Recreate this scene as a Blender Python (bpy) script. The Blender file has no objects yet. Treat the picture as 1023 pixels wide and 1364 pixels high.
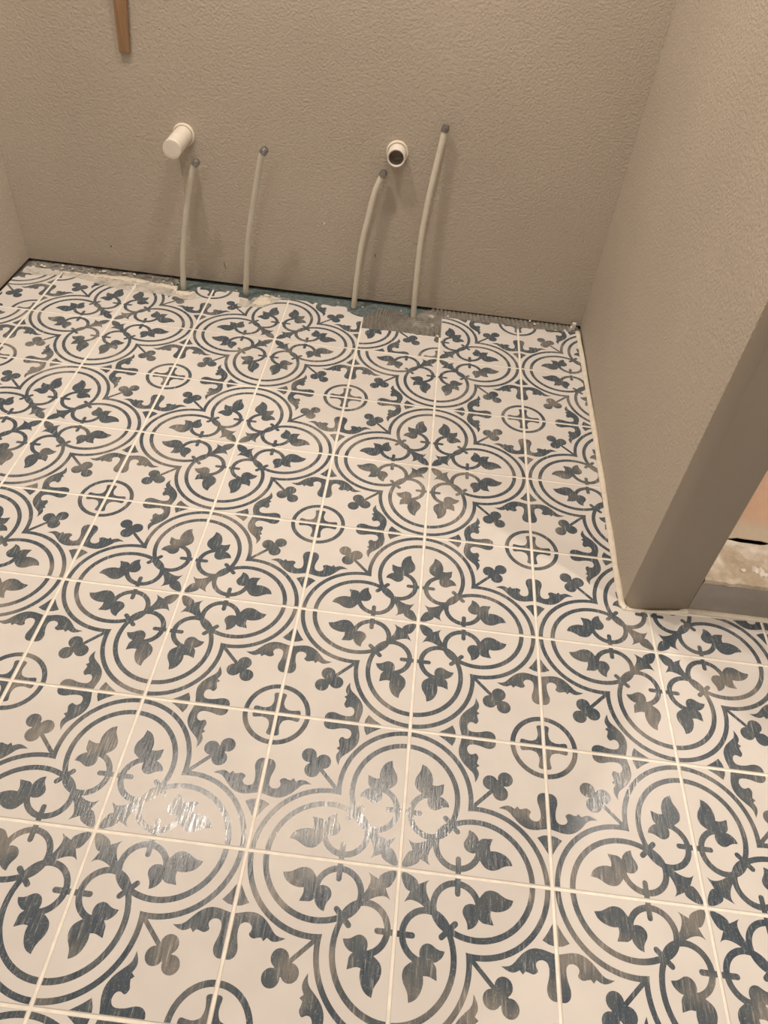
import bpy, bmesh, math, random
from mathutils import Vector, Matrix, geometry, noise

random.seed(7)
S = bpy.context.scene
COL = S.collection
PI = math.pi

# ------------------------------------------------------------------ camera
cam_d = bpy.data.cameras.new('camera')
cam = bpy.data.objects.new('camera', cam_d)
COL.objects.link(cam)
cam_d.sensor_fit = 'VERTICAL'
cam_d.sensor_height = 36.0
cam_d.sensor_width = 36.0 * 1023 / 1364
cam_d.lens = 1012.55 / 1364 * 36.0
cam_d.clip_start = 0.02
rt = Vector((0.99254747, 0.09265063, 0.0791542))
up = Vector((-0.12140272, 0.69568681, 0.70801217))
fw = Vector((-0.01053124, 0.71234522, -0.70175022))
cam.matrix_world = Matrix(((rt.x, up.x, -fw.x, -0.0659), (rt.y, up.y, -fw.y, -0.3828),
                           (rt.z, up.z, -fw.z, 1.0196), (0, 0, 0, 1)))
S.camera = cam

# ------------------------------------------------------------------ world, lamps, exposure
S.view_settings.view_transform = 'Standard'
S.view_settings.look = 'None'
S.view_settings.gamma = 1.0
S.view_settings.use_curve_mapping = False
S.view_settings.exposure = 0.04
w = bpy.data.worlds.new('world')
S.world = w
w.use_nodes = True
w.node_tree.nodes['Background'].inputs[0].default_value = (1.0, 0.86, 0.70, 1)
w.node_tree.nodes['Background'].inputs[1].default_value = 0.05


def lamp(name, loc, power, size, target=None, color=(1.0, 0.86, 0.72)):
    l = bpy.data.lights.new(name, 'AREA')
    l.shape = 'DISK'
    l.size = size
    l.energy = power
    l.color = color
    o = bpy.data.objects.new(name, l)
    COL.objects.link(o)
    o.location = loc
    if target is not None:
        d = Vector(target) - Vector(loc)
        o.rotation_euler = d.to_track_quat('-Z', 'Y').to_euler()
    return o


lamp('ceiling_lamp', (-0.77, 0.89, 2.10), 15, 0.10)
lamp('ceiling_lamp', (-0.01, 0.97, 2.10), 13, 0.10)
lamp('ceiling_lamp', (0.95, 1.36, 2.44), 15, 0.10)
lamp('ceiling_lamp', (-0.6, -1.3, 2.44), 12, 0.25)
lamp('doorway_lamp', (1.95, -0.6, 2.0), 24, 0.15, (-0.4, 1.0, 0.3))


# ------------------------------------------------------------------ materials
def srgb(r, g, b):
    f = lambda c: (c / 255 / 12.92) if c / 255 <= 0.04045 else ((c / 255 + 0.055) / 1.055) ** 2.4
    return (f(r), f(g), f(b), 1)


class NT:
    def __init__(self, name):
        self.m = bpy.data.materials.new(name)
        self.m.use_nodes = True
        self.t = self.m.node_tree
        self.b = self.t.nodes['Principled BSDF']

    def n(self, typ, **kw):
        nd = self.t.nodes.new(typ)
        for k, v in kw.items():
            if k.startswith('_'):
                setattr(nd, k[1:], v)
        return nd

    def l(self, a, b):
        self.t.links.new(a, b)

    def coords(self, scale=(1, 1, 1), rand=False):
        tc = self.n('ShaderNodeTexCoord')
        mp = self.n('ShaderNodeMapping')
        mp.inputs['Scale'].default_value = scale
        if rand:
            oi = self.n('ShaderNodeObjectInfo')
            mul = self.n('ShaderNodeMath', _operation='MULTIPLY')
            mul.inputs[1].default_value = 53.0
            self.l(oi.outputs['Random'], mul.inputs[0])
            cmb = self.n('ShaderNodeCombineXYZ')
            for i in range(3):
                self.l(mul.outputs[0], cmb.inputs[i])
            add = self.n('ShaderNodeVectorMath', _operation='ADD')
            self.l(tc.outputs['Object'], add.inputs[0])
            self.l(cmb.outputs[0], add.inputs[1])
            self.l(add.outputs[0], mp.inputs[0])
        else:
            self.l(tc.outputs['Object'], mp.inputs[0])
        return mp.outputs[0]

    def noise(self, vec, scale, detail=3, rough=0.55):
        nd = self.n('ShaderNodeTexNoise')
        nd.inputs['Scale'].default_value = scale
        nd.inputs['Detail'].default_value = detail
        nd.inputs['Roughness'].default_value = rough
        self.l(vec, nd.inputs['Vector'])
        return nd.outputs['Fac']

    def ramp(self, fac, stops):
        nd = self.n('ShaderNodeValToRGB')
        e = nd.color_ramp.elements
        while len(e) < len(stops):
            e.new(0.5)
        for el, (p, c) in zip(e, stops):
            el.position = p
            el.color = c if isinstance(c, tuple) else (c, c, c, 1)
        self.l(fac, nd.inputs[0])
        return nd.outputs[0]

    def mix(self, fac, a, b):
        nd = self.n('ShaderNodeMix', _data_type='RGBA')
        for s, v in ((0, fac), (6, a), (7, b)):
            if hasattr(v, 'node'):
                self.l(v, nd.inputs[s])
            else:
                nd.inputs[s].default_value = v
        return nd.outputs[2]

    def bump(self, h, strength, dist):
        nd = self.n('ShaderNodeBump')
        nd.inputs['Strength'].default_value = strength
        nd.inputs['Distance'].default_value = dist
        self.l(h, nd.inputs['Height'])
        self.l(nd.outputs[0], self.b.inputs['Normal'])

    def base(self, v):
        if hasattr(v, 'node'):
            self.l(v, self.b.inputs['Base Color'])
        else:
            self.b.inputs['Base Color'].default_value = v

    def rough(self, v):
        if hasattr(v, 'node'):
            self.l(v, self.b.inputs['Roughness'])
        else:
            self.b.inputs['Roughness'].default_value = v


def simple(name, c, rough=0.6, var=0.12, scale=30, bump=0.0, dist=0.001, metal=0.0, spec=0.5):
    m = NT(name)
    v = m.coords()
    f = m.noise(v, scale)
    lo = tuple(x * (1 - var) for x in c[:3]) + (1,)
    hi = tuple(min(1, x * (1 + var)) for x in c[:3]) + (1,)
    m.base(m.ramp(f, [(0.3, lo), (0.7, hi)]))
    m.rough(rough)
    m.b.inputs['Metallic'].default_value = metal
    m.b.inputs['Specular IOR Level'].default_value = spec
    if bump:
        m.bump(f, bump, dist)
    return m.m


def wall_mat(name, c, texscale=190, strength=0.6):
    m = NT(name)
    v = m.coords()
    big = m.noise(v, 2.2, 2)
    c1 = tuple(x * 0.95 for x in c[:3]) + (1,)
    c2 = tuple(min(1, x * 1.05) for x in c[:3]) + (1,)
    m.base(m.ramp(big, [(0.3, c1), (0.7, c2)]))
    m.rough(0.62)
    m.b.inputs['Specular IOR Level'].default_value = 0.3
    peel = m.noise(v, texscale, 2, 0.5)
    m.bump(m.ramp(peel, [(0.25, 0.0), (0.80, 1.0)]), strength, 0.0016)
    return m.m


M = {}
M['wall'] = wall_mat('greige_orange_peel_paint', (0.475, 0.425, 0.365))
M['wall_smooth'] = wall_mat('greige_smooth_paint', (0.475, 0.425, 0.365), 260, 0.12)

m = NT('tile_glaze')
v = m.coords(rand=True)
f = m.noise(v, 14, 3)
m.base(m.ramp(f, [(0.3, (0.655, 0.635, 0.625, 1)), (0.7, (0.705, 0.690, 0.680, 1))]))
m.rough(0.72)
m.b.inputs['Specular IOR Level'].default_value = 0.12
m.bump(m.noise(v, 55, 3), 0.05, 0.001)
M['glaze'] = m.m

m = NT('tile_blue_print')
vs = m.coords((360, 36, 36), rand=True)
vb = m.coords(rand=True)
streak = m.noise(vs, 1.0, 4, 0.65)
cloud = m.noise(vb, 13.0, 2, 0.5)
fine = m.noise(vb, 420, 2, 0.6)
hue = m.ramp(cloud, [(0.42, (0.066, 0.090, 0.116, 1)), (0.54, (0.094, 0.114, 0.130, 1)), (0.68, (0.205, 0.200, 0.190, 1))])
var = m.ramp(streak, [(0.25, (0.66, 0.70, 0.76, 1)), (0.75, (1.42, 1.38, 1.34, 1))])
mul = m.n('ShaderNodeMix', _data_type='RGBA', _blend_type='MULTIPLY')
mul.inputs[0].default_value = 1.0
m.l(hue, mul.inputs[6])
m.l(var, mul.inputs[7])
worn = m.ramp(streak, [(0.60, 0.0), (0.74, 0.60)])
fl = m.ramp(fine, [(0.60, 0.0), (0.72, 0.40)])
mx = m.n('ShaderNodeMath', _operation='MAXIMUM')
m.l(worn, mx.inputs[0])
m.l(fl, mx.inputs[1])
m.base(m.mix(mx.outputs[0], mul.outputs[2], (0.50, 0.47, 0.44, 1)))
m.rough(m.ramp(streak, [(0.35, 0.13), (0.65, 0.30)]))
m.b.inputs['Specular IOR Level'].default_value = 0.42
m.bump(streak, 0.45, 0.0005)
M['print'] = m.m

M['tile_body'] = simple('tile_biscuit', (0.62, 0.58, 0.54, 1), 0.8)
M['grout'] = simple('cream_grout', (0.86, 0.83, 0.76, 1), 0.85, 0.10, 45, 0.3, 0.001)
M['haze'] = simple('dried_grout_haze', (0.74, 0.69, 0.60, 1), 0.9, 0.12, 120, 0.5, 0.001)
M['caulk'] = simple('cream_caulk', (0.76, 0.71, 0.62, 1), 0.55, 0.08, 60)
M['mortar'] = simple('grey_thinset', (0.235, 0.225, 0.205, 1), 0.28, 0.25, 90, 0.4, 0.001)
M['dust'] = simple('dusty_thinset', (0.22, 0.215, 0.20, 1), 0.9, 0.5, 70, 0.6, 0.002)
M['teal'] = simple('teal_membrane', (0.125, 0.165, 0.168, 1), 0.7, 0.35, 110, 0.4, 0.001)
M['sub'] = simple('cement_board', (0.20, 0.19, 0.175, 1), 0.9, 0.2, 30)
M['dark'] = simple('gap_shade_dark', (0.045, 0.04, 0.035, 1), 0.9)  # near-black paints the shade inside the wall-base gap and the slit
M['pvc'] = simple('white_pvc', (0.78, 0.74, 0.68, 1), 0.4, 0.04, 40)
M['pvc_in'] = simple('dull_pvc_bore', (0.34, 0.32, 0.29, 1), 0.7, 0.1, 60)
M['pex'] = simple('milky_pex', (0.66, 0.63, 0.55, 1), 0.38, 0.05, 25)
M['metal'] = simple('grey_steel', (0.30, 0.30, 0.30, 1), 0.35, 0.2, 200, 0, 0.001, 0.8)
M['ceiling'] = simple('ceiling_paint', (0.74, 0.72, 0.68, 1), 0.9, 0.03)
M['white'] = simple('white_plastic', (0.80, 0.77, 0.72, 1), 0.45, 0.05)
M['scuff'] = simple('dark_scuff', (0.10, 0.085, 0.07, 1), 0.9)
M['curb_grey'] = simple('grey_curb_paint', (0.34, 0.325, 0.305, 1), 0.7, 0.12, 14)

m = NT('brown_wood')
v = m.coords((60, 60, 4))
g = m.noise(v, 3.0, 3)
m.base(m.ramp(g, [(0.3, (0.24, 0.140, 0.075, 1)), (0.7, (0.33, 0.20, 0.11, 1))]))
m.rough(0.6)
M['wood'] = m.m

m = NT('orange_fleece')
v = m.coords()
wv = m.n('ShaderNodeTexVoronoi')
wv.inputs['Scale'].default_value = 190
m.l(v, wv.inputs['Vector'])
g = m.noise(v, 9, 4, 0.6)
fl = m.mix(m.ramp(g, [(0.35, 0.0), (0.7, 1.0)]), (0.56, 0.325, 0.215, 1), (0.60, 0.43, 0.32, 1))
sx_ = m.n('ShaderNodeSeparateXYZ')
m.l(v, sx_.inputs[0])
ad = m.n('ShaderNodeMath', _operation='MULTIPLY_ADD')
m.l(g, ad.inputs[0])
ad.inputs[1].default_value = 0.16
m.l(sx_.outputs[1], ad.inputs[2])
m.base(m.mix(m.ramp(ad.outputs[0], [(0.715, 1.0), (0.775, 0.0)]), fl, (0.56, 0.475, 0.38, 1)))
m.rough(0.75)
m.bump(wv.outputs['Distance'], 0.4, 0.0015)
M['orange'] = m.m

m = NT('smeared_thinset_on_curb')
v = m.coords()
g = m.noise(v, 16, 5, 0.65)
m.base(m.ramp(g, [(0.30, (0.36, 0.29, 0.21, 1)), (0.50, (0.54, 0.46, 0.36, 1)), (0.66, (0.78, 0.74, 0.68, 1))]))
m.rough(0.75)
m.bump(g, 0.5, 0.004)
M['smear'] = m.m


# ------------------------------------------------------------------ helpers
def tag(o, label=None, cat=None, group=None, kind=None):
    if label: o['label'] = label
    if cat: o['category'] = cat
    if group: o['group'] = group
    if kind: o['kind'] = kind
    return o


def link(name, me, mats, parent=None, smooth=False, loc=None):
    if not isinstance(mats, (list, tuple)):
        mats = [mats]
    if not me.materials:
        for k in mats:
            me.materials.append(M[k])
    o = bpy.data.objects.new(name, me)
    COL.objects.link(o)
    if parent: o.parent = parent
    if loc is not None: o.location = loc
    if smooth:
        for p in me.polygons: p.use_smooth = True
    return o


def from_bm(name, bm, mats, parent=None, smooth=False, loc=None):
    bmesh.ops.recalc_face_normals(bm, faces=bm.faces)
    me = bpy.data.meshes.new(name)
    bm.to_mesh(me)
    bm.free()
    return link(name, me, mats, parent, smooth, loc)


def empty(name, loc):
    o = bpy.data.objects.new(name, None)
    COL.objects.link(o)
    o.location = loc
    o.empty_display_size = 0.05
    return o


def prism(bm, pts, z0, z1, mi=0):
    """vertical prism over a ccw outline"""
    a = [bm.verts.new((x, y, z0)) for x, y in pts]
    b = [bm.verts.new((x, y, z1)) for x, y in pts]
    n = len(pts)
    fs = [bm.faces.new(b), bm.faces.new(a[::-1])]
    for i in range(n):
        fs.append(bm.faces.new((a[i], a[(i + 1) % n], b[(i + 1) % n], b[i])))
    for f in fs: f.material_index = mi


def box(bm, x0, x1, y0, y1, z0, z1, mi=0):
    prism(bm, [(x0, y0), (x1, y0), (x1, y1), (x0, y1)], z0, z1, mi)


def tube(bm, pts, radii, seg=20, cap=True):
    """round tube along a polyline; pts Vector list, radius per point"""
    rings = []
    n = len(pts)
    ref = Vector((1, 0, 0))
    for i in range(n):
        t = (pts[min(i + 1, n - 1)] - pts[max(i - 1, 0)]).normalized()
        if t.length < 0.5: t = Vector((0, 0, 1))
        if abs(t.dot(ref)) > 0.95: ref = Vector((0, 0, 1))
        a = (ref - t * ref.dot(t)).normalized()
        b = t.cross(a)
        rings.append([bm.verts.new(pts[i] + (a * math.cos(k * 2 * PI / seg) + b * math.sin(k * 2 * PI / seg)) * radii[i]) for k in range(seg)])
    for r0, r1 in zip(rings, rings[1:]):
        for k in range(seg):
            bm.faces.new((r0[k], r0[(k + 1) % seg], r1[(k + 1) % seg], r1[k]))
    if cap:
        bm.faces.new(rings[0][::-1])
        bm.faces.new(rings[-1])


def catmull(pts, sub=8):
    out = []
    n = len(pts)
    for i in range(n - 1):
        p0, p1, p2, p3 = pts[max(i - 1, 0)], pts[i], pts[i + 1], pts[min(i + 2, n - 1)]
        for k in range(sub):
            t = k / sub
            out.append(0.5 * ((2 * p1) + (p2 - p0) * t + (2 * p0 - 5 * p1 + 4 * p2 - p3) * t * t + (3 * p1 - p0 - 3 * p2 + p3) * t ** 3))
    out.append(pts[-1])
    return out


def lathe_y(bm, prof, seg=32):
    """revolve (r, y) profile round the y axis; the profile runs root to tip and may turn back inside"""
    rings = []
    for r, y in prof:
        if r < 1e-6:
            rings.append([bm.verts.new((0, y, 0))])
        else:
            rings.append([bm.verts.new((r * math.cos(k * 2 * PI / seg), y, r * math.sin(k * 2 * PI / seg))) for k in range(seg)])
    for a, b in zip(rings, rings[1:]):
        for k in range(seg):
            k2 = (k + 1) % seg
            q = [a[k % len(a)], a[k2 % len(a)], b[k2 % len(b)], b[k % len(b)]]
            u = []
            for vv in q:
                if vv not in u: u.append(vv)
            if len(u) > 2: bm.faces.new(u)


# ------------------------------------------------------------------ setting: walls, ceiling, subfloor
CEIL = 2.5
XL, XR = -1.114, 0.366            # left wall face, stub wall face
YB = 1.447                        # back wall face at the middle


def yback(x): return 1.4525 - 0.0075 * (x + 1.1)


bm = bmesh.new()
box(bm, -1.6, 2.6, -2.4, 1.75, -0.10, -0.014)
floor = from_bm('floor', bm, 'sub')
tag(floor, 'bathroom floor of white cement-look tiles printed with slate blue quatrefoils', 'floor', kind='structure')

bm = bmesh.new()
prism(bm, [(-1.5, yback(-1.5)), (2.5, yback(2.5)), (2.5, 1.62), (-1.5, 1.62)], -0.003, CEIL)
wall_back = from_bm('wall_back', bm, 'wall')
tag(wall_back, 'greige textured back wall with pipe stubs poking out', 'wall', kind='structure')
bm = bmesh.new()
prism(bm, [(-1.5, yback(-1.5) + 0.016), (2.5, yback(2.5) + 0.016), (2.5, 1.60), (-1.5, 1.60)], -0.0139, -0.0031)
from_bm('bottom_plate', bm, 'dark', wall_back)  # plate coloured near-black to paint the shade of the gap under the wall

bm = bmesh.new()
prism(bm, [(-1.3, -2.4), (XL - 0.03, -2.4), (XL, yback(XL) - 0.0005), (-1.3, yback(-1.3) - 0.0005)], -0.003, CEIL)
wall_left = from_bm('wall_left', bm, 'wall')
tag(wall_left, 'greige textured side wall meeting the back wall behind the floor corner', 'wall', kind='structure')


def arc(cx, cy, r, a0, a1, n=8):
    return [(cx + r * math.cos(math.radians(a0 + (a1 - a0) * k / n)), cy + r * math.sin(math.radians(a0 + (a1 - a0) * k / n))) for k in range(n + 1)]


# stub wall with bullnose corners at its free end
r = 0.021
stub = arc(0.359 + r, 0.487 + r, r, 180, 270) + arc(0.4715 - 0.004, 0.500 + 0.004, 0.004, 270, 360, 4)
stub += [(0.4718, yback(0.4718) - 0.0005), (XR + 0.003, yback(XR) - 0.0005)]
bm = bmesh.new()
prism(bm, stub, -0.003, CEIL)
wall_right = from_bm('wall_right', bm, ['wall'])
for p in wall_right.data.polygons:
    n_ = p.normal
    if abs(n_.z) < 0.1 and -0.99 < n_.x < 0.999 and n_.y < 0: p.use_smooth = True
wall_right.data.materials.append(M['wall_smooth'])
for p in wall_right.data.polygons:
    if p.normal.y < -0.3: p.material_index = 1
tag(wall_right, 'short greige partition wall with rounded free end beside the shower curb', 'wall', kind='structure')

bm = bmesh.new()
box(bm, 2.4, 2.55, -2.4, yback(2.4) - 0.001, -0.0135, CEIL)
tag(from_bm('wall_shower', bm, 'wall'), 'greige wall closing the shower side of the room', 'wall', kind='structure')
bm = bmesh.new()
box(bm, -1.6, 2.55, -2.55, -2.401, -0.0135, CEIL)
tag(from_bm('wall_front', bm, 'wall'), 'greige wall opposite the pipe stubs', 'wall', kind='structure')
bm = bmesh.new()
box(bm, -1.6, 2.6, -2.55, 1.75, CEIL + 0.001, CEIL + 0.08)
tag(from_bm('ceiling', bm, 'ceiling'), 'plain off white bathroom ceiling', 'ceiling', kind='structure')

# ------------------------------------------------------------------ tile pattern (unit square, quatrefoil centre at 0,0)


def smooth_poly(pts, it=2):
    """closed outline; 3-tuples are sharp corners"""
    P = [(p[0], p[1], len(p) > 2) for p in pts]
    for _ in range(it):
        Q = []
        n = len(P)
        for i in range(n):
            a, b, c = P[i - 1], P[i], P[(i + 1) % n]
            if b[2]:
                Q.append(b)
            else:
                Q.append((b[0] * .75 + a[0] * .25, b[1] * .75 + a[1] * .25, False))
                Q.append((b[0] * .75 + c[0] * .25, b[1] * .75 + c[1] * .25, False))
        P = Q
    return [(p[0], p[1]) for p in P]


def band(cx, cy, r, wd, a0, a1, n=30):
    """arc stroke as outline"""
    o = [(cx + (r + wd / 2) * math.cos(math.radians(a0 + (a1 - a0) * k / n)), cy + (r + wd / 2) * math.sin(math.radians(a0 + (a1 - a0) * k / n))) for k in range(n + 1)]
    i = [(cx + (r - wd / 2) * math.cos(math.radians(a0 + (a1 - a0) * k / n)), cy + (r - wd / 2) * math.sin(math.radians(a0 + (a1 - a0) * k / n))) for k in range(n + 1)]
    return o + i[::-1]


def capsule(p, q, wd, n=6):
    p, q = Vector(p), Vector(q)
    a = math.degrees(math.atan2((q - p).y, (q - p).x))
    return arc(q.x, q.y, wd / 2, a - 90, a + 90, n) + arc(p.x, p.y, wd / 2, a + 90, a + 270, n)


def disc(cx, cy, r, n=18): return [(cx + r * math.cos(2 * PI * k / n), cy + r * math.sin(2 * PI * k / n)) for k in range(n)]


def grow(P, d):
    if sum(P[i - 1][0] * P[i][1] - P[i][0] * P[i - 1][1] for i in range(len(P))) < 0: P = P[::-1]
    out = []
    n = len(P)
    for i in range(n):
        a, b, c = Vector(P[i - 1]), Vector(P[i]), Vector(P[(i + 1) % n])
        e = (c - a).normalized()
        out.append((b.x + e.y * d, b.y - e.x * d))
    return out


half = []     # shapes below the diagonal, mirrored afterwards
# outer lobe ring up to its meeting point on the diagonal
ro, co = 0.462, 0.505
ang = lambda u, c: math.degrees(math.atan2(u, u - c))


def mitred(c, r_, wd, n=40):
    """lobe ring cut exactly on the tile diagonal, so that its mirror image meets it in a sharp corner"""
    out = []
    for R_ in (r_ + wd / 2, r_ - wd / 2):
        u = (2 * c + math.sqrt(4 * c * c - 8 * (c * c - R_ * R_))) / 4
        e = math.degrees(math.atan2(u, u - c))
        out.append([(c + R_ * math.cos(math.radians(-4 + (e + 4) * k / n)), R_ * math.sin(math.radians(-4 + (e + 4) * k / n))) for k in range(n + 1)])
    return out[0] + out[1][::-1]


half.append(mitred(co, ro, 0.035))
half.append(band(0.5, 0, 0.368, 0.037, -4, ang(0.324, 0.5), 40))
half.append(band(0.376, 0.192, 0.146, 0.040, 108, 372, 40))
half.append(capsule((0.383, 0.108), (0.383, -0.03), 0.036))
half.append([(0.915, 0.317), (0.955, 0.337), (1.0, 0.345), (1.04, 0.34), (1.04, 0.2), (1.0, 0.19), (0.975, 0.232), (0.948, 0.275)])
half.append(grow(smooth_poly([(0.451, 0.308, 1), (0.482, 0.296), (0.508, 0.266), (0.517, 0.240, 1), (0.545, 0.262), (0.578, 0.262), (0.609, 0.267, 1),
                         (0.594, 0.235), (0.588, 0.208), (0.594, 0.183, 1), (0.637, 0.187), (0.690, 0.170), (0.722, 0.144), (0.738, 0.110, 1),
                         (0.700, 0.107), (0.667, 0.091), (0.640, 0.073), (0.603, 0.064), (0.565, 0.072), (0.540, 0.100), (0.522, 0.128, 1), (0.500, 0.150),
                         (0.498, 0.166, 1), (0.474, 0.160), (0.440, 0.168), (0.420, 0.195), (0.420, 0.224), (0.443, 0.258), (0.452, 0.285)]), 0.004))
half.append(smooth_poly([(1.04, 0.385, 1), (1.0, 0.388), (0.955, 0.378), (0.907, 0.366), (0.851, 0.367), (0.797, 0.395), (0.753, 0.441), (0.726, 0.472), (0.698, 0.486),
                         (0.655, 0.490, 1), (0.695, 0.512), (0.733, 0.518), (0.768, 0.498, 1), (0.786, 0.520, 1), (0.802, 0.501, 1), (0.824, 0.505), (0.852, 0.515),
                         (0.884, 0.494), (0.868, 0.470), (0.868, 0.450), (0.882, 0.434), (0.912, 0.426), (0.941, 0.440), (0.950, 0.472), (0.944, 0.523), (0.926, 0.575),
                         (0.932, 0.618), (0.961, 0.642), (1.0, 0.640), (1.04, 0.640, 1)]))
half.append(disc(0.669, 0.598, 0.055))
half.append(smooth_poly([(0.215, 0.215, 1), (0.228, 0.200, 1), (0.200, 0.158), (0.184, 0.122), (0.178, 0.090), (0.182, 0.066), (0.198, 0.044, 1), (0.165, 0.062), (0.128, 0.079, 1), (0.124, 0.058),
                         (0.096, 0.036), (0.060, 0.020), (0.036, 0.014), (0.018, 0.018, 1), (0.1, 0.1, 1)], 2))
half.append([(0.235, 0.212), (0.262, 0.236), (0.295, 0.270), (0.322, 0.322), (0.21, 0.21)])
SH = []
for h in half:
    SH.append(h)
    SH.append([(v_, u_) for u_, v_ in h][::-1])
SH.append(band(1, 1, 0.232, 0.037, 170, 280, 40))
SH.append(capsule((0.288, 0.372), (0.372, 0.288), 0.036))
SH.append(disc(0.706, 0.706, 0.054))
SH.append([(0.60, 0.625), (0.625, 0.60), (0.67, 0.61), (0.715, 0.68), (0.68, 0.715), (0.61, 0.67)])
SH.append(capsule((0.47, 0.47), (0.63, 0.63), 0.028, 3))
SH.append(smooth_poly([(1.05, 0.826, 1), (1.0, 0.824), (0.970, 0.822), (0.950, 0.834), (0.958, 0.868), (0.962, 0.905), (0.950, 0.938), (0.938, 0.950), (0.905, 0.962), (0.868, 0.958), (0.834, 0.950),
                       (0.822, 0.970), (0.824, 1.0), (0.826, 1.05, 1), (1.05, 1.05, 1)]))

T = 0.2
HALF = 0.0981


def area2(P): return sum(P[i - 1][0] * P[i][1] - P[i][0] * P[i - 1][1] for i in range(len(P)))


def inset(P, d):
    out = []
    n = len(P)
    for i in range(n):
        a, b, c = Vector(P[i - 1]), Vector(P[i]), Vector(P[(i + 1) % n])
        e1, e2 = (b - a).normalized(), (c - b).normalized()
        n1, n2 = Vector((-e1.y, e1.x)), Vector((-e2.y, e2.x))
        k = n1 + n2
        k = k / max(0.35, 1 + n1.dot(n2))
        out.append(tuple(b + k * d))
    return out


def inside(p, P):
    c = False
    n = len(P)
    for i in range(n):
        (x0, y0), (x1, y1) = P[i - 1], P[i]
        if (y0 > p[1]) != (y1 > p[1]) and p[0] < (x1 - x0) * (p[1] - y0) / (y1 - y0) + x0: c = not c
    return c


def tile_mesh(name, fx, fy, outline=None):
    """fx, fy: True when the quatrefoil corner is at the right / far side; outline in tile-local metres, centre origin"""
    if outline is None:
        h = HALF
        outline = [(-h, -h), (h, -h), (h, h), (-h, h)]
    if area2(outline) < 0: outline = outline[::-1]
    top = inset(outline, 0.0009)
    polys = [top]
    for s in SH:
        q = []
        for u, v_ in s:
            x = (1 - u if fx else u) - 0.5
            y = (1 - v_ if fy else v_) - 0.5
            q.append((x * T, y * T))
        if area2(q) < 0: q = q[::-1]
        polys.append(q)
    V, F = [], []
    for p_ in polys:
        F.append(list(range(len(V), len(V) + len(p_))))
        V += [Vector((a * 100, b * 100)) for a, b in p_]
    ov, oe, of, _, _, orig = geometry.delaunay_2d_cdt(V, [], F, 0, 1e-5)
    bm = bmesh.new()
    vs = {}

    def vert(i):
        if i not in vs: vs[i] = bm.verts.new((ov[i].x / 100, ov[i].y / 100, 0))
        return vs[i]
    for f, ids in zip(of, orig):
        if 0 not in ids: continue
        face = bm.faces.new([vert(i) for i in f])
        face.material_index = 1 if len(ids) > 1 else 0
        if face.normal.z < 0: pass
    bmesh.ops.recalc_face_normals(bm, faces=bm.faces)
    bm.normal_update()
    for f in bm.faces:
        if f.normal.z < 0: f.normal_flip()
    # pressed edge and flanks
    n = len(outline)
    r0 = [bm.verts.new((x, y, 0)) for x, y in top]
    r1 = [bm.verts.new((x, y, -0.0009)) for x, y in outline]
    r2 = [bm.verts.new((x, y, -0.008)) for x, y in outline]
    for i in range(n):
        j = (i + 1) % n
        f = bm.faces.new((r1[i], r1[j], r0[j], r0[i])); f.material_index = 0
        f = bm.faces.new((r2[i], r2[j], r1[j], r1[i])); f.material_index = 2
    me = bpy.data.meshes.new(name)
    bm.to_mesh(me)
    bm.free()
    for k in ('glaze', 'print', 'tile_body'): me.materials.append(M[k])
    return me


variants = {(a, b): tile_mesh('tile', a, b) for a in (False, True) for b in (False, True)}

# cut outlines, in floor metres
g = 0.0019


def world_cut(i, j, pts): return [(x - (i + .5) * T, y - (j + .5) * T) for x, y in pts]


def jag(pts, amp, step=0.012, closed=False):
    out = []
    for a, b in zip(pts, pts[1:]):
        d = math.hypot(b[0] - a[0], b[1] - a[1])
        k = max(1, int(d / step))
        for t in range(k):
            s = t / k
            e = amp if t else 0
            out.append((a[0] + (b[0] - a[0]) * s + random.uniform(-e, e), a[1] + (b[1] - a[1]) * s + random.uniform(-e, e)))
    out.append(pts[-1])
    return out


CUT = {}
# far row: broken edges and notches round the supply tubes
CUT[(-6, 6)] = ([(-1.106, 1.2 + g), (-1.0 - g, 1.2 + g)] + jag([(-1.0 - g, 1.403), (-1.098, 1.405), (-1.106, 1.345)], .0012), True, True, True)
CUT[(-5, 6)] = ([(-1.0 + g, 1.2 + g), (-0.8 - g, 1.2 + g)] + jag([(-0.8 - g, 1.4), (-0.9, 1.403), (-1.0 + g, 1.403)], .0015), None, None, True)
CUT[(-4, 6)] = ([(-0.8 + g, 1.2 + g), (-0.6 - g, 1.2 + g)] + jag([(-0.6 - g, 1.4025), (-0.6430, 1.4035), (-0.6462, 1.374), (-0.690, 1.373), (-0.6945, 1.397), (-0.76, 1.399), (-0.8 + g, 1.4)], .0012), None, None, True)
CUT[(-3, 6)] = ([(-0.6 + g, 1.2 + g), (-0.4 - g, 1.2 + g)] + jag([(-0.4 - g, 1.3985), (-0.4748, 1.3985), (-0.4974, 1.371), (-0.5301, 1.378), (-0.5323, 1.400), (-0.6 + g, 1.4025)], .0010), None, None, True)
CUT[(-2, 6)] = ([(-0.4 + g, 1.2 + g), (-0.2 - g, 1.2 + g)] + jag([(-0.2 - g, 1.3535), (-0.2276, 1.3687), (-0.2439, 1.370), (-0.246, 1.391), (-0.30, 1.393), (-0.4 + g, 1.3985)], .0008), None, None, True)
CUT[(-1, 6)] = ([(-0.2 + g, 1.2 + g), (0 - g, 1.2 + g), (0 - g, 1.2985), (-0.12, 1.302), (-0.2 + g, 1.299)], False, True, True)
xr = lambda y: 0.3525 + (y - 0.5) * 0.0075
for j in range(2, 7):
    y0, y1 = j * T + g, (j + 1) * T - g
    if j == 6: y1 = 1.392
    CUT[(1, j)] = ([(0.2 + g, y0), (xr(y0), y0), (xr(y1), y1 + (0.010 if j == 6 else 0)), (0.2 + g, y1)], None, None, False)
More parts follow.
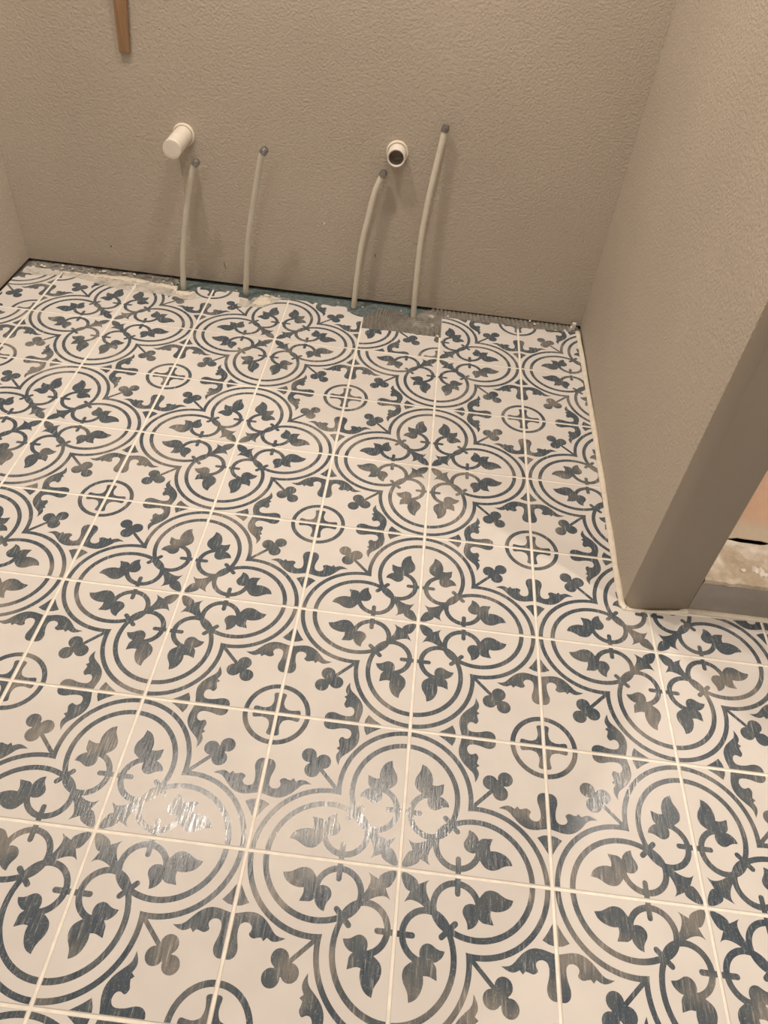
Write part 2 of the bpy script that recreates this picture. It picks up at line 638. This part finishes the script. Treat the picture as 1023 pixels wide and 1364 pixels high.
# tiles running up to the partition end and the curb
CUT[(1, 2)] = ([(0.2 + g, 0.4 + g), (0.4 - g, 0.4 + g), (0.4 - g, 0.4835), (0.3585, 0.482), (0.3535, 0.490), (xr(0.6), 0.6 - g), (0.2 + g, 0.6 - g)], None, None, False)
for i in (2, 3, 4, 5):
    CUT[(i, 2)] = ([(i * T + g, 0.4 + g), ((i + 1) * T - g, 0.4 + g), ((i + 1) * T - g, 0.494), (i * T + g, 0.484 if i == 2 else 0.494)], None, None, False)
for j in range(-3, 7):      # left column against the left wall
    if (-6, j) not in CUT:
        y0, y1 = j * T + g, (j + 1) * T - g
        xw = lambda y: XL + 0.006 - 0.03 * (yback(XL) - y) / 3.85
        CUT[(-6, j)] = ([(xw(y0), y0), (-1 - g, y0), (-1 - g, y1), (xw(y1), y1)], None, None, False)

for j in range(6, -4, -1):
    for i in range(-6, 6):
        if i > 1 and j > 2: continue
        fx, fy = (i % 2 != 0), (j % 2 != 0)
        cx, cy = (i + .5) * T, (j + .5) * T
        if (i, j) in CUT:
            P, a, b, _ = CUT[(i, j)]
            if (i, j) == (-6, 6): a, b = False, True
            me = tile_mesh('tile', fx if a is None else a, fy if b is None else b, world_cut(i, j, P))
        else:
            me = variants[(fx, fy)]
        o = link('tile', me, [], floor, loc=(cx, cy, random.uniform(-0.0002, 0.0002)))
        o.rotation_euler = (random.uniform(-1, 1) * 0.0010, random.uniform(-1, 1) * 0.0010, random.uniform(-1, 1) * 0.0012)

# grout bed filling the joints, just under the glazed faces
bm = bmesh.new()
gp = [(-1.108, -0.62), (1.205, -0.62), (1.205, 0.5015), (0.4716, 0.5015), (0.4716, 0.506), (0.362, 0.506), (0.3575, 1.385), (0.004, 1.385), (0.002, 1.298), (-0.199, 1.298), (-0.2, 1.352), (-0.245, 1.366),
      (-0.25, 1.388), (-0.42, 1.393), (-0.475, 1.392), (-0.497, 1.366), (-0.533, 1.373), (-0.535, 1.396), (-0.640, 1.397), (-0.646, 1.368), (-0.693, 1.368), (-0.70, 1.391), (-1.10, 1.398)]
prism(bm, gp, -0.0135, -0.0013)
from_bm('grout', bm, 'grout', floor)

# caulk beads along the partition and its end
bm = bmesh.new()
path = [(0.3575, 1.405), (0.3585, 1.3), (0.358, 1.0), (0.3565, 0.8), (0.3545, 0.6), (0.3545, 0.51), (0.3575, 0.490), (0.368, 0.4855), (0.42, 0.488), (0.470, 0.497)]
pp = catmull([Vector((x, y, 0.0)) for x, y in path], 8)
rad = [0.0060 + 0.0005 * math.sin(k * 0.9) for k in range(len(pp))]
for k, q in enumerate(pp):
    if q.y < 0.495 and q.x > 0.36: rad[k] *= 0.55
tube(bm, pp, rad, 12)
for v_ in bm.verts: v_.co.z *= 0.55
from_bm('caulk_bead', bm, 'caulk', floor, True)
bm = bmesh.new()
pp = [Vector((x, 0.4985, 0.0)) for x in (0.470, 0.55, 0.65, 0.8, 1.0, 1.2)]
tube(bm, pp, [0.006] * 6, 12)
for v_ in bm.verts: v_.co.z *= 0.6
from_bm('caulk_bead', bm, 'caulk', floor, True)


# exposed bed along the back wall: grey dusty board, teal membrane, combed mortar
def sheet(name, x0, x1, fy0, fy1, fz, mat, nx, ny):
    bm = bmesh.new()
    rows = []
    for b in range(ny + 1):
        rows.append([])
        for a in range(nx + 1):
            x = x0 + (x1 - x0) * a / nx
            y = fy0(x) + (fy1(x) - fy0(x)) * b / ny
            rows[-1].append(bm.verts.new((x, y, fz(x, y))))
    for b in range(ny):
        for a in range(nx):
            bm.faces.new((rows[b][a], rows[b][a + 1], rows[b + 1][a + 1], rows[b + 1][a]))
    me = bpy.data.meshes.new(name)
    bm.to_mesh(me)
    bm.free()
    return link(name, me, mat, floor, True)


nz = lambda x, y, s, k=0: noise.noise(Vector((x * s, y * s, k)))
sheet('dusty_bed', -1.11, -0.705, lambda x: 1.32 if x < -1.1 else 1.396, lambda x: yback(x) + 0.012,
      lambda x, y: -0.0105 + 0.0035 * nz(x, y, 60) + 0.002 * nz(x, y, 190, 3), 'dust', 160, 26)
sheet('teal_membrane', -0.712, -0.045, lambda x: 1.34, lambda x: yback(x) + 0.012,
      lambda x, y: -0.0128 + 0.0008 * nz(x, y, 80), 'teal', 160, 26)


def comb(x, y):
    # ridges left by a notched trowel, swirled round the tube hole
    dx, dy = x + 0.068, y - 1.385
    d = math.hypot(dx, dy * 1.3)
    sw = math.exp(-(d / 0.045) ** 2)
    ph = x / 0.0112 + 0.9 * math.sin((y - 1.30) * 22) * (1 if x < -0.07 else -1) + 0.5 * nz(x, y, 14)
    ph = ph * (1 - sw) + (d / 0.0105) * sw
    h = 0.5 + 0.5 * math.cos(2 * PI * ph)
    amp = 0.0065 if x < 0.01 else 0.0030
    return -0.0125 + 0.0035 + amp * h ** 0.8 + 0.0010 * nz(x, y, 90)


def comb_top(x):
    if x < -0.155: return 1.352 + (x + 0.20) * 1.15 + 0.010
    if x < -0.075: return 1.412 - ((x + 0.155) / 0.08) ** 2 * 0.024
    if x < -0.045: return 1.388 + (x + 0.075) * 1.2
    if x < -0.02: return 1.424 + (x + 0.045) * 1.3
    return yback(x) + 0.012


sheet('combed_mortar', -0.201, 0.364, lambda x: 1.285 if x < 0.004 else 1.375, comb_top, comb, 'mortar', 520, 90)

# crumbs of mortar and dried grout on the bed and along the broken edges


def crumb(loc, s, mat, parent=floor):
    bm = bmesh.new()
    bmesh.ops.create_icosphere(bm, subdivisions=1, radius=1)
    k = random.random() * 50
    for v_ in bm.verts:
        q = 1 + 0.5 * noise.noise(v_.co * 1.3 + Vector((k, k, k)))
        v_.co = Vector((v_.co.x * s[0], v_.co.y * s[1], v_.co.z * s[2])) * q
    bmesh.ops.rotate(bm, verts=bm.verts, cent=(0, 0, 0), matrix=Matrix.Rotation(random.random() * 3, 3, 'Z'))
    return from_bm('mortar_crumb', bm, mat, parent, False, loc)


for k in range(46):
    x = random.uniform(-1.09, -0.70)
    y = random.uniform(1.405, yback(x) - 0.008)
    s = random.uniform(0.0015, 0.0045)
    crumb((x, y, -0.008 + s * 0.4), (s * random.uniform(1, 2), s, s * 0.7), random.choice(['haze', 'dust', 'mortar', 'haze']))
for k in range(14):
    x = random.uniform(-0.66, -0.1)
    s = random.uniform(0.001, 0.0025)
    crumb((x, random.uniform(1.415, 1.437), -0.0115), (s * 1.4, s, s), random.choice(['haze', 'dust']))
for x, y, z, s in ((-0.665, 1.377, -0.006, .006), (-0.650, 1.378, -0.005, .005), (-0.672, 1.371, -0.003, .004), (-0.462, 1.403, -0.005, .009), (-0.448, 1.406, -0.006, .006),
                   (-0.487, 1.385, -0.006, .005), (0.0175, 1.409, -0.002, .0035), (-0.0063, 1.306, -0.002, .004), (0.235, 1.437, -0.003, .003), (0.247, 1.425, -0.004, .004), (0.325, 1.405, -0.002, .005), (0.300, 1.402, -0.003, .004)):
    crumb((x, y, z), (s * 1.3, s, s * .8), 'haze' if s > 0.003 else 'white')


# dried grout smeared over the broken far edge of the left tiles
def smear(pts, z=0.0009):
    bm = bmesh.new()
    P = jag(pts + [pts[0]], 0.003, 0.008)[:-1]
    if area2(P) < 0: P = P[::-1]
    c = bm.verts.new((sum(p[0] for p in P) / len(P), sum(p[1] for p in P) / len(P), z))
    ring = [bm.verts.new((x, y, 0.0001)) for x, y in P]
    mid = [bm.verts.new((c.co.x + (x - c.co.x) * 0.8, c.co.y + (y - c.co.y) * 0.8, z * random.uniform(.6, 1.2))) for x, y in P]
    n = len(P)
    for i in range(n):
        bm.faces.new((ring[i], ring[(i + 1) % n], mid[(i + 1) % n], mid[i]))
        bm.faces.new((mid[i], mid[(i + 1) % n], c))
    return from_bm('grout_smear', bm, 'haze', floor, True)


smear([(-0.93, 1.392), (-0.86, 1.392), (-0.795, 1.385), (-0.77, 1.402), (-0.83, 1.410), (-0.93, 1.404)], 0.002)
smear([(-0.77, 1.388), (-0.72, 1.380), (-0.697, 1.376), (-0.694, 1.395), (-0.74, 1.400)], 0.0018)
smear([(-1.0, 1.394), (-0.95, 1.396), (-0.95, 1.403), (-1.0, 1.402)])
smear([(-0.693, 1.357), (-0.66, 1.352), (-0.645, 1.362), (-0.647, 1.371), (-0.69, 1.371)], 0.0012)
smear([(-0.49, 1.352), (-0.47, 1.345), (-0.44, 1.366), (-0.455, 1.392), (-0.478, 1.39)], 0.0012)

# thin dried film of grout wash left on the far tiles
mf = NT('grout_wash_film')
vf = mf.coords()
gf = mf.noise(vf, 26, 4, 0.6)
mf.base((0.76, 0.73, 0.67, 1))
mf.rough(0.9)
mf.l(mf.ramp(gf, [(0.30, 0.15), (0.62, 0.72)]), mf.b.inputs['Alpha'])
M['film'] = mf.m


def film(pts, z=0.0005):
    bm = bmesh.new()
    P = jag(pts + [pts[0]], 0.004, 0.01)[:-1]
    if area2(P) < 0: P = P[::-1]
    prism(bm, P, z - 0.0002, z)
    return from_bm('grout_film', bm, 'film', floor)


film([(-1.098, 1.372), (-1.055, 1.365), (-1.004, 1.375), (-1.004, 1.399), (-1.096, 1.400)])
film([(-0.994, 1.380), (-0.93, 1.372), (-0.86, 1.350), (-0.806, 1.345), (-0.806, 1.395), (-0.994, 1.398)])
film([(-0.794, 1.340), (-0.74, 1.345), (-0.70, 1.340), (-0.64, 1.335), (-0.62, 1.350), (-0.647, 1.370), (-0.696, 1.369), (-0.70, 1.392), (-0.794, 1.395)])
film([(-0.52, 1.330), (-0.47, 1.335), (-0.44, 1.36), (-0.42, 1.392), (-0.472, 1.394), (-0.497, 1.366), (-0.524, 1.370)])

# ------------------------------------------------------------------ shower curb beyond the partition
curb = empty('shower_curb', (0.83, 0.56, 0))
tag(curb, 'low grey shower curb topped with smeared mortar beside the partition end', 'shower curb')
CX, CY = 0.83, 0.56


def sub(o):
    o.location = (o.location[0] - CX, o.location[1] - CY, o.location[2])
    return o


bm = bmesh.new()
box(bm, 0.4722, 1.25, 0.503, 0.592, -0.013, 0.072)
sub(from_bm('curb_body', bm, 'curb_grey', curb))
# mortar cap with a chipped front lip
bm = bmesh.new()
N = 90
fr, bk = [], []
for k in range(N + 1):
    x = 0.4722 + (1.25 - 0.4722) * k / N
    yf = 0.501 + 0.0022 * nz(x, 0, 90) + 0.0015 * nz(x, 1, 240)
    fr.append((x, yf))
slit0, slit1 = 0.531, 0.606


def slit(x):
    if x < slit0 or x > slit1: return 0
    t = (x - slit0) / (slit1 - slit0)
    return (0.0095 + 0.003 * noise.noise(Vector((x * 120, 0, 5)))) * (min(1, t * 3.2) if t < 0.33 else 1.0) * min(1, (1 - t) * 14)


rows = []
NY = 14
for b in range(NY + 1):
    rr = []
    for k in range(N + 1):
        x = fr[k][0]
        y1 = 0.6085 - slit(x) / 2
        y = fr[k][1] + (y1 - fr[k][1]) * b / NY
        z = 0.0805 + 0.0016 * nz(x, y, 45) + 0.0008 * nz(x, y, 160) + (0.001 if b == 0 else 0)
        rr.append(bm.verts.new((x, y, z)))
    rows.append(rr)
low0 = [bm.verts.new((v_.co.x, v_.co.y + 0.0005, 0.0725)) for v_ in rows[0]]
low1 = [bm.verts.new((v_.co.x, v_.co.y - 0.010, 0.0725)) for v_ in rows[-1]]
seq = [low0] + rows + [low1]
for a, b in zip(seq, seq[1:]):
    for k in range(N):
        bm.faces.new((a[k], a[k + 1], b[k + 1], b[k]))
o = from_bm('mortar_cap', bm, 'smear', curb, False)
sub(o)
for x, y, s in ((0.575, 0.535, .008), (0.583, 0.530, .005), (0.567, 0.540, .006), (0.545, 0.535, .004)):
    c_ = crumb((x, y, 0.0815), (s * 1.5, s, s * .35), 'white' if y < .55 else 'smear', curb)
    c_.name = 'mortar_blob'
    sub(c_)

# fleece covered shower base behind the curb
base = empty('shower_base', (1.4, 1.02, 0))
tag(base, 'orange fleece lined shower base behind the mortar topped curb', 'shower base')
bm = bmesh.new()
rows = []
for b in range(30):
    rr = []
    for k in range(N + 1):
        x = 0.478 + (2.395 - 0.478) * (k / N) ** 1.6
        y0 = 0.6090 + slit(x) / 2
        y = y0 + (1.435 - y0) * (b / 29) ** 1.5
        rr.append(bm.verts.new((x, y, 0.080 + 0.0012 * nz(x, y, 20) - 0.006 * (y - 0.61))))
    rows.append(rr)
low = [bm.verts.new((v_.co.x, v_.co.y + 0.018, 0.064)) for v_ in rows[0]]
seq = [low] + rows
for a, b in zip(seq, seq[1:]):
    for k in range(N):
        bm.faces.new((a[k], a[k + 1], b[k + 1], b[k]))
o = from_bm('fleece_lining', bm, 'orange', base, True)
o.location = (-1.4, -1.02, 0)
bm = bmesh.new()
box(bm, 0.48, 2.39, 0.630, 1.43, -0.0135, 0.055)
o = from_bm('mortar_bed', bm, 'dark', base)  # bed coloured near-black, so shade down the slit is painted in
o.location = (-1.4, -1.02, 0)

# ------------------------------------------------------------------ drain stubs
def drain(loc, length, tilt, capped, label):
    e = empty('drain_pipe', loc)
    tag(e, label, 'pipe')
    ro_, ri = 0.0208, 0.0172
    bm = bmesh.new()
    lathe_y(bm, [(ro_, 0.05), (ro_, -0.002), (ro_, -length * 0.5), (ro_, -length + 0.0030), (ro_, -length + 0.0012), (ro_ - 0.0003, -length + 0.0005), (ro_ - 0.001, -length), (ro_ - 0.0013, -length), (ri + 0.0006, -length), (ri, -length + 0.001)] +
            ([] if capped else [(ri, -length + 0.004)]))
    o1 = from_bm('pipe_wall', bm, 'pvc', e, True)
    bm = bmesh.new()
    if capped:
        lathe_y(bm, [(ri + .0008, -length + 0.0002), (ri - 0.0002, -length - 0.0004), (ri - 0.0006, -length - 0.0005), (ri - 0.0012, -length - 0.0005), (0.008, -length - 0.0005), (0.0, -length - 0.0005)])
        o2 = from_bm('test_cap', bm, 'pvc', e, True)
    else:
        lathe_y(bm, [(ri, -length + 0.004), (ri, 0.05), (0, 0.05)])
        o2 = from_bm('bore', bm, 'pvc_in', e, True)
    for o in (o1, o2):
        o.rotation_euler = (math.radians(tilt), 0, 0)
    bm = bmesh.new()
    prof = [(0.0209, -0.0030), (0.0216, -0.0062), (0.0245, -0.0060), (0.0256, -0.0030), (0.0258, 0.004)]
    lathe_y(bm, prof)
    for v_ in bm.verts:
        v_.co += Vector((1, 0, 1)) * 0.0012 * noise.noise(v_.co * 90 + Vector((loc[0] * 9, 0, 0)))
    from_bm('sealant_collar', bm, 'caulk', e, True)
    return e


drain((-0.6545, yback(-.65) , 0.362), 0.098, 0.0, True, 'longer white drain pipe stub closed by a flat cap')
drain((-0.1545, yback(-.15), 0.380), 0.034, 4.0, False, 'shorter open ended white drain pipe stub with dark bore')

# ------------------------------------------------------------------ supply tubes
TUBES = [
    ([(-0.6805, 1.3966, -0.0125), (-0.6704, 1.3935, 0.0869), (-0.6489, 1.3895, 0.2041), (-0.6361, 1.3874, 0.2615), (-0.6199, 1.3855, 0.3126), (-0.6131, 1.385, 0.3253)],
     'slim milky supply tube rising just below the capped drain stub'),
    ([(-0.518, 1.4076, -0.0125), (-0.5028, 1.3933, 0.1306), (-0.4851, 1.3829, 0.2264), (-0.4694, 1.3741, 0.3023), (-0.4553, 1.3669, 0.3612), (-0.4484, 1.365, 0.3764)],
     'slim milky supply tube standing alone with no drain stub above its tip'),
    ([(-0.2318, 1.4082, -0.0125), (-0.2277, 1.4119, 0.0764), (-0.2207, 1.4157, 0.1619), (-0.2095, 1.4189, 0.2302), (-0.1985, 1.4217, 0.2893), (-0.1862, 1.4236, 0.3258), (-0.1822, 1.424, 0.3347)],
     'curved milky supply tube whose tip ends right under the open drain stub'),
    ([(-0.0727, 1.3949, -0.0125), (-0.0761, 1.401, 0.0828), (-0.0764, 1.4083, 0.1908), (-0.0712, 1.4145, 0.2759), (-0.0643, 1.4196, 0.343), (-0.0574, 1.4241, 0.3996), (-0.053, 1.4272, 0.4371), (-0.0517, 1.428, 0.4465)],
     'tallest milky supply tube rising from the swirl of combed mortar'),
]
for pts, lab in TUBES:
    b = Vector(pts[0])
    e = empty('supply_tube', b)
    tag(e, lab, 'water tube', 'supply tubes along the back wall')
    P = catmull([Vector(q) - b for q in pts], 8)
    bm = bmesh.new()
    tube(bm, P, [0.0072] * len(P), 18)
    from_bm('tube_wall', bm, 'pex', e, True)
    d = (P[-1] - P[-4]).normalized()
    t_ = P[-1]
    bm = bmesh.new()
    tube(bm, [t_ - d * 0.006, t_ - d * 0.0058, t_ + d * 0.0055, t_ + d * 0.0060], [0.0074, 0.0086, 0.0086, 0.0078], 18)
    from_bm('crimp_ring', bm, 'metal', e, False)
    bm = bmesh.new()
    tube(bm, [t_ + d * 0.005, t_ + d * 0.0085, t_ + d * 0.0095], [0.0072, 0.0070, 0.0052], 18)
    from_bm('plug', bm, 'metal', e, False)

# ------------------------------------------------------------------ wood strip on the wall, spacer in the corner, wall marks
bm = bmesh.new()
sx = [(-0.7785, -0.7545, 0.520), (-0.7755, -0.7455, 0.62), (-0.770, -0.731, 0.80)]
lay = []
for x0, x1, z in sx:
    yb = yback(-.76) - 0.002 - (z - 0.52) * 0.02
    lay.append([bm.verts.new(q) for q in ((x0, yb - 0.006, z), (x1, yb - 0.006, z), (x1, yb, z), (x0, yb, z))])
for a, b in zip(lay, lay[1:]):
    for k in range(4):
        bm.faces.new((a[k], a[(k + 1) % 4], b[(k + 1) % 4], b[k]))
bm.faces.new(lay[0][::-1])
bm.faces.new(lay[-1])
bmesh.ops.bevel(bm, geom=[e for e in bm.edges], offset=0.0012, segments=2, affect='EDGES')
tag(from_bm('wood_strip', bm, 'wood'), 'narrow brown wood strip hanging flat against the back wall', 'wood strip')

sp = empty('tile_spacer', (0.350, 1.428, -0.009))
tag(sp, 'small off white plastic wedge in the corner by the partition', 'tile wedge')
bm = bmesh.new()
prism(bm, [(-0.006, -0.005), (0.004, -0.004), (0.0045, 0.004), (-0.0055, 0.005)], 0, 0.020)
bmesh.ops.bevel(bm, geom=[e for e in bm.edges], offset=0.001, segments=2, affect='EDGES')
o = from_bm('wedge_body', bm, 'white', sp)
bm = bmesh.new()
box(bm, -0.010, -0.0055, -0.012, 0.0, 0.0, 0.012)
bmesh.ops.bevel(bm, geom=[e for e in bm.edges], offset=0.001, segments=2, affect='EDGES')
from_bm('wedge_tab', bm, 'white', sp)


def mark(x, z, wd, ht, mat, rot=0.0):
    bm = bmesh.new()
    bmesh.ops.create_icosphere(bm, subdivisions=2, radius=1)
    for v_ in bm.verts:
        v_.co = Vector((v_.co.x * wd, v_.co.y * 0.0006, v_.co.z * ht)) * (1 + .3 * noise.noise(v_.co * 2 + Vector((x * 40, 0, 0))))
    bmesh.ops.rotate(bm, verts=bm.verts, cent=(0, 0, 0), matrix=Matrix.Rotation(rot, 3, 'Y'))
    return from_bm('paint_mark', bm, mat, wall_back, True, (x, yback(x), z))


mark(-0.320, 0.190, 0.002, 0.0035, 'white')
mark(-0.1873, 0.1234, 0.0012, 0.0045, 'scuff')
mark(-0.580, 0.045, 0.0010, 0.012, 'scuff', -0.15)
mark(0.035, 0.075, 0.0012, 0.002, 'white')
mark(-0.88, 0.06, 0.002, 0.003, 'scuff')
